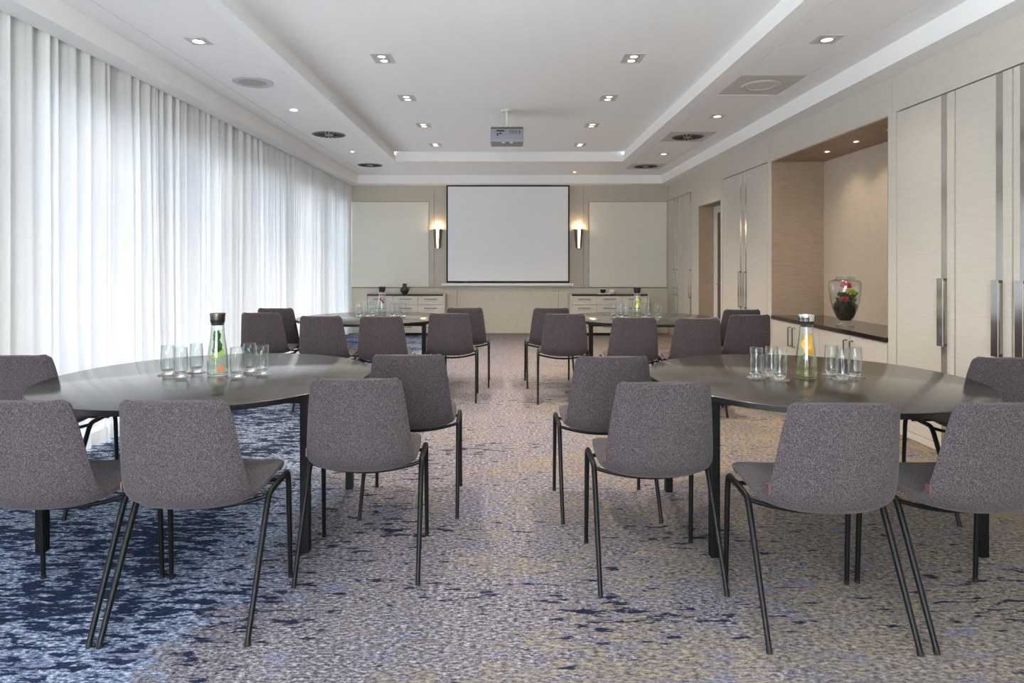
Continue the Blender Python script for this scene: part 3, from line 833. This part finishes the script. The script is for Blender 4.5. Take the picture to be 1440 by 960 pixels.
def sconce(px, label):
    X = fx(px, 11.9)
    t = thing('wall_sconce', label, 'wall lamp', (X, YF - .03, 1.61), 0, 'sconces beside the screen')
    # tapering half-drum body with a vertical opal slot in front
    hgt = .36
    def ring(r, z, a0, a1, n=10): return [(r * math.sin(a0 + (a1 - a0) * i / n), -.6 * 0 - r * math.cos(a0 + (a1 - a0) * i / n), z) for i in range(n + 1)]
    for s in (-1, 1):
        bm = bmesh.new()
        rows = []
        for z, r in ((0, .052), (.12, .066), (.24, .078), (hgt, .088)):
            a0, a1 = (.28, PI / 2) if s > 0 else (-PI / 2, -.28)
            rows.append([bm.verts.new(p) for p in ring(r, z, a0, a1)] + [bm.verts.new(p) for p in ring(r - .006, z, a0, a1)][::-1])
        for a, b_ in zip(rows, rows[1:]):
            for i in range(len(a)): bm.faces.new((a[i], a[(i + 1) % len(a)], b_[(i + 1) % len(a)], b_[i]))
        bm.faces.new(rows[0]); bm.faces.new(rows[-1][::-1])
        obj('shade_wing', bm, 'bronze', t, True)
    bm = bmesh.new(); rows = []
    for z, r in ((.004, .047), (.12, .061), (.24, .073), (hgt + .006, .084)):
        rows.append([bm.verts.new(p) for p in ring(r, z, -.3, .3)] + [bm.verts.new(p) for p in ring(r - .005, z, -.3, .3)][::-1])
    for a, b_ in zip(rows, rows[1:]):
        for i in range(len(a)): bm.faces.new((a[i], a[(i + 1) % len(a)], b_[(i + 1) % len(a)], b_[i]))
    bm.faces.new(rows[0]); bm.faces.new(rows[-1][::-1])
    obj('opal_diffuser', bm, 'lensdim', t, True)
    obj('back_plate', BX((-.045, .045, -.006, 0, .02, .34)), 'bronze', t)
    bm = LT([(0, 0), (.051, 0), (.051, .004), (0, .004)], 24)
    bmesh.ops.bisect_plane(bm, geom=bm.verts[:] + bm.edges[:] + bm.faces[:], plane_co=(0, -.001, 0), plane_no=(0, 1, 0), clear_outer=True)
    obj('base_cap', bm, 'bronze', t)
    l = bpy.data.lights.new('sconce_lamp', 'POINT'); l.energy = 1.6; l.color = (1, .72, .45); l.shadow_soft_size = .03
    lo = bpy.data.objects.new('sconce_lamp', l); C.objects.link(lo); lo.parent = t; lo.location = (0, -.05, hgt + .03)
sconce(615.5, 'bronze wall sconce with lit slot to the left of the screen')
sconce(814, 'bronze wall sconce with lit slot to the right of the screen')

Yp = 7.33
t = thing('ceiling_projector', 'grey projector hanging from a white pole under the raised ceiling', 'projector', (fx(713, Yp), Yp, ZU))
w2, dz0, dz1 = .192, 1.575 - ZU, 1.40 - ZU
obj('mount_plate', LT([(0, -.001), (.075, -.001), (.07, -.012), (.03, -.03), (0, -.03)], 28), 'pole', t, True)
bm = bmesh.new(); tube(bm, [(0, 0, -.02), (0, 0, -.23)], .017, 16); obj('pole', bm, 'pole', t, True)
zc0 = (fz(181, 7.33) - ZU)
bd = obj('projector_body', BX((-w2, w2, -.02, .30, zc0 - .155, zc0), bev=.012), 'projector', t, True)
obj('top_bracket', BX((-w2 + .005, w2 - .005, -.03, .2, zc0 + .001, zc0 + .016), (-.025, .025, -.025, .03, zc0 + .016, -.215)), 'steeld', t)
pan = []
obj('port_panel', BX((-w2 + .07, -.03, -.0225, -.0195, zc0 - .035, zc0 - .02), (-w2 + .075, -w2 + .09, -.0225, -.0195, zc0 - .085, zc0 - .055), (-w2 + .10, -w2 + .13, -.0225, -.0195, zc0 - .065, zc0 - .05), (w2 - .05, w2 - .04, -.0225, -.0195, zc0 - .06, zc0 - .025)), 'blackm', bd)
bm = bmesh.new()
for i in range(7): box(bm, .03 + i * .014, .037 + i * .014, -.0225, -.0195, zc0 - .06, zc0 - .018)
obj('fan_grille', bm, 'steeld', bd)
bm = bmesh.new(); tube(bm, [(-.1, .298, zc0 - .08), (-.1, .33, zc0 - .08)], .035, 20); obj('lens', bm, 'blackm', t, True)
obj('foot', BX((-.06, -.02, -.0, .03, zc0 - .163, zc0 - .154)), 'white', t); obj('foot', BX((.03, .07, -.0, .03, zc0 - .163, zc0 - .154)), 'white', t)

# ------------------------------------------------------------------ ceiling fittings
def spotlight_lamp(par, loc, e, size=2.1, blend=1, col=(1, .86, .68)):
    l = bpy.data.lights.new('lamp', 'SPOT'); l.energy = e; l.spot_size = size; l.spot_blend = blend; l.color = col; l.shadow_soft_size = .03
    o = bpy.data.objects.new('lamp', l); C.objects.link(o); o.parent = par; o.location = loc

def twin(loc, label, grp, e):
    t = thing('twin_downlight', label, 'downlight', loc, 0, grp)
    a, b_ = .088, .125
    bm = bmesh.new(); box(bm, -a, a, -b_, -b_ + .012, -.004, -.0005); box(bm, -a, a, b_ - .012, b_, -.004, -.0005); box(bm, -a, -a + .012, -b_ + .012, b_ - .012, -.004, -.0005); box(bm, a - .012, a, -b_ + .012, b_ - .012, -.004, -.0005)
    obj('frame', bm, 'tile_shade_frame_grey', t)
    obj('housing', BX((-a + .012, a - .012, -b_ + .012, b_ - .012, -.002, -.0005)), 'tile_shade_frame_grey', t)
    for s in (-1, 1):
        obj('reflector', LT([(.048, -.0022), (.048, -.005), (.033, -.005), (.033, -.0022)], 24, (0, s * .056, 0), True), 'reflector', t, True)
        obj('lens', LT([(0, -.0025), (.033, -.0025), (.031, -.0045), (0, -.0055)], 24, (0, s * .056, 0)), 'lens', t, True)
    spotlight_lamp(t, (0, 0, -.03), e)
rows_ = [4.17, 5.47, 6.78, 8.12, 9.45]
for sx in (-1, 1):
    for i, yy in enumerate(rows_):
        if i == 0:
            twin((sx * 1.085, 4.12, ZU), 'twin downlight in the raised ceiling, %s row, just outside the frame' % ('left' if sx < 0 else 'right'), 'twin downlights in the raised ceiling', 80)
            continue
        twin((sx * 1.085, yy, ZU), 'square twin downlight in the raised ceiling, %s row, %s' % ('left' if sx < 0 else 'right', ['', 'closest to the camera', 'second from the camera', 'just behind the projector', 'farthest, closest to the screen'][i]), 'twin downlights in the raised ceiling', 80)
def single(loc, label, grp, e, r=.04, sq=.075):
    t = thing('downlight', label, 'downlight', loc, 0, grp)
    if sq: obj('frame', BX((-sq, sq, -sq, sq, -.004, -.0005), bev=.001), 'tile_shade_frame_grey', t)
    obj('reflector', LT([(r + .014, -.0042), (r + .012, -.007), (r, -.007), (r, -.0042)], 24, closed=True), 'reflector', t, True)
    obj('lens', LT([(0, -.0045), (r, -.0045), (r - .003, -.0065), (0, -.0075)], 24), 'lens', t, True)
    spotlight_lamp(t, (0, 0, -.03), e)
gs = 'single downlights in the lower ceiling border'
single((-2.262, 4.6, ZL), 'small square downlight in the left ceiling border, before the round speaker', gs, 14)
single((-2.262, 6.66, ZL), 'small downlight in the left ceiling border, between speaker and first round vent', gs, 14, sq=0)
single((-2.262, 9.16, ZL), 'small faint downlight in the left ceiling border, between the two round vents', gs, 14, r=.025, sq=0)
single((2.315, 4.565, ZL), 'square downlight in the right ceiling border, closest to the camera', gs, 14, sq=.09)
single((2.315, 6.95, ZL), 'square downlight in the right ceiling border, between grey panel and first vent', gs, 14)
single((2.315, 9.34, ZL), 'square downlight in the right ceiling border, between the two round vents', gs, 14)
single((1.19, 11.2, ZL), 'tiny round downlight in the ceiling border just before the screen', gs, 2, r=.025, sq=0)
for i, (yy, xx) in enumerate(((6.54, 3.32), (6.0, 3.32), (5.46, 3.32))):
    single((xx, yy, ZT - .0125), 'small warm downlight in the niche ceiling, %s' % ['deepest, at the far end', 'middle, over the vase', 'closest to the camera'][i], 'niche downlights', 5, r=.022, sq=0)

def vent(loc, label, tile=None):
    t = thing('ceiling_vent', label, 'vent', loc, 0, 'round swirl vents in the ceiling border')
    if tile: obj('vent_panel', BX((tile[0], tile[1], tile[2], tile[3], .003, .02)), 'tile_shade_frame_grey', t); dz = .0025
    else: dz = -.0005
    obj('vent_disc', LT([(0, dz - .005), (.20, dz - .005), (.21, dz - .001), (.21, dz), (0, dz)], 40), 'vent', t, True)
    bm = bmesh.new()
    for i in range(20):
        a = 2 * PI * i / 20; c, s = math.cos(a), math.sin(a)
        def P(r, q): return (r * math.cos(a + q), r * math.sin(a + q))
        vs = [P(.06, -.05), P(.19, .07), P(.19, .23), P(.06, .13)]
        lo = [bm.verts.new((x, y, dz - .0075)) for x, y in vs]; hi = [bm.verts.new((x, y, dz - .0051)) for x, y in vs]
        bm.faces.new(lo); bm.faces.new(hi[::-1])
        for k_ in range(4): bm.faces.new((lo[k_], hi[k_], hi[(k_ + 1) % 4], lo[(k_ + 1) % 4]))
    obj('swirl_slots', bm, 'hole', t)
vent((-2.26, 7.95, ZL), 'round black-slotted vent in the left ceiling border, the nearer one')
vent((-2.28, 10.42, ZL), 'round black-slotted vent in the left ceiling border, the farther one')
def tl(y0, y1, yc): return (XR1 + .002 - 2.32, XR2 - g - .002 - 2.32, y0 - yc + .002, y1 - yc - .002)
vent((2.32, 8.12, ZL), 'round black-slotted vent in a grey panel on the right, the nearer one', tl(7.79, 8.44, 8.12))
vent((2.32, 10.58, ZL), 'round black-slotted vent in a grey panel on the right, the farther one', tl(10.27, 10.9, 10.58))
def speaker(loc, label, tile=None):
    t = thing('ceiling_speaker', label, 'speaker', loc, 0, 'round ceiling speakers')
    dz = -.0005
    if tile: obj('speaker_panel', BX((tile[0], tile[1], tile[2], tile[3], .003, .02)), 'tile_shade_frame_grey', t); dz = .0025
    obj('speaker_rim', LT([(.175, dz), (.175, dz - .005), (.165, dz - .009), (.12, dz - .009), (.115, dz - .005), (.115, dz)], 40, closed=True), 'grille' if not tile else 'tile_shade_frame_grey', t, True)
    obj('speaker_grille', LT([(0, dz - .005), (.1148, dz - .005), (.1148, dz), (0, dz)], 40), 'vent' if not tile else 'tile_shade_frame_grey', t, True)
speaker((-2.285, 5.645, ZL), 'round white speaker set in the left ceiling border')
speaker((2.32, 5.77, ZL), 'faint round speaker in the square grey panel of the right ceiling border', tl(5.45, 6.09, 5.77))
t = obj('access_hatch', BX((-.44, -.425, -.3, .3, -.004, -.0005), (.19, .205, -.3, .3, -.004, -.0005), (-.425, .19, -.3, -.29, -.004, -.0005), (-.425, .19, .29, .3, -.004, -.0005), (-.424, .189, -.289, .289, -.003, -.0005)), 'paint_low', None, False, (0, 11.2, ZL))
tag(t, 'square white access hatch in the ceiling just before the screen', 'hatch')

# ------------------------------------------------------------------ outside and lights
w = bpy.data.worlds.new('sky'); bpy.context.scene.world = w; w.use_nodes = True
nt = w.node_tree; bg = nt.nodes['Background']
tc = nt.nodes.new('ShaderNodeTexCoord'); sp = nt.nodes.new('ShaderNodeSeparateXYZ'); cr = nt.nodes.new('ShaderNodeValToRGB')
SKY, GROUND_FILL = 10.0, 36.0            # overcast sky above, added glow below the horizon to brighten the ceiling
nt.links.new(tc.outputs['Generated'], sp.inputs[0])
mr = nt.nodes.new('ShaderNodeMapRange'); mr.inputs[1].default_value = -1; mr.inputs[2].default_value = 1
nt.links.new(sp.outputs[2], mr.inputs[0]); nt.links.new(mr.outputs[0], cr.inputs[0])
e = cr.color_ramp.elements
e[0].position = 0; e[0].color = (.97, .98, 1, 1); e[1].position = 1; e[1].color = tuple(v * SKY / GROUND_FILL for v in (.80, .89, 1)) + (1,)
q = e.new(.25); q.color = (.97, .98, 1, 1); q = e.new(.40); q.color = (.25, .258, .27, 1); q = e.new(.485); q.color = (.17, .178, .19, 1); q = e.new(.53); q.color = tuple(v * SKY / GROUND_FILL for v in (.96, .98, 1)) + (1,)
nt.links.new(cr.outputs[0], bg.inputs[0]); bg.inputs[1].default_value = GROUND_FILL

for i, (a, b_) in enumerate(wins):      # light portals in the window openings: guide sky sampling only
    l = bpy.data.lights.new('window_portal', 'AREA'); l.shape = 'RECTANGLE'; l.size = ZH; l.size_y = b_ - a
    l.cycles.is_portal = True
    o = bpy.data.objects.new('window_portal', l); C.objects.link(o); o.location = (XW - .27, (a + b_) / 2, ZH / 2)
    o.rotation_euler = (0, -PI / 2, 0)
for a, b_ in fill_wins:
    l = bpy.data.lights.new('window_portal', 'AREA'); l.shape = 'RECTANGLE'; l.size = b_ - a; l.size_y = 2.45
    l.cycles.is_portal = True
    o = bpy.data.objects.new('window_portal', l); C.objects.link(o); o.location = ((a + b_) / 2, YB - .21, 1.475)
    o.rotation_euler = (PI / 2, 0, 0)

# ------------------------------------------------------------------ camera
cam = bpy.data.cameras.new('camera'); co = bpy.data.objects.new('camera', cam); C.objects.link(co)
cam.sensor_width = 36; cam.lens = F / 1440 * 36; cam.shift_x = 6 / 1440; cam.shift_y = -110 / 1440
cam.clip_start = .05; cam.clip_end = 200
co.location = (0, 0, H); co.rotation_euler = (PI / 2, 0, 0)
sc = bpy.context.scene; sc.camera = co
sc.view_settings.view_transform = 'Standard'; sc.view_settings.look = 'None'; sc.view_settings.gamma = 1
sc.view_settings.use_curve_mapping = False
sc.view_settings.exposure = 1.2
cy = sc.cycles
cy.use_denoising = True
try: cy.denoiser = 'OPENIMAGEDENOISE'
except Exception: pass
cy.max_bounces = 14; cy.diffuse_bounces = 8; cy.transmission_bounces = 12; cy.glossy_bounces = 5; cy.transparent_max_bounces = 16
cy.caustics_refractive = False; cy.caustics_reflective = False
cy.sample_clamp_indirect = 6
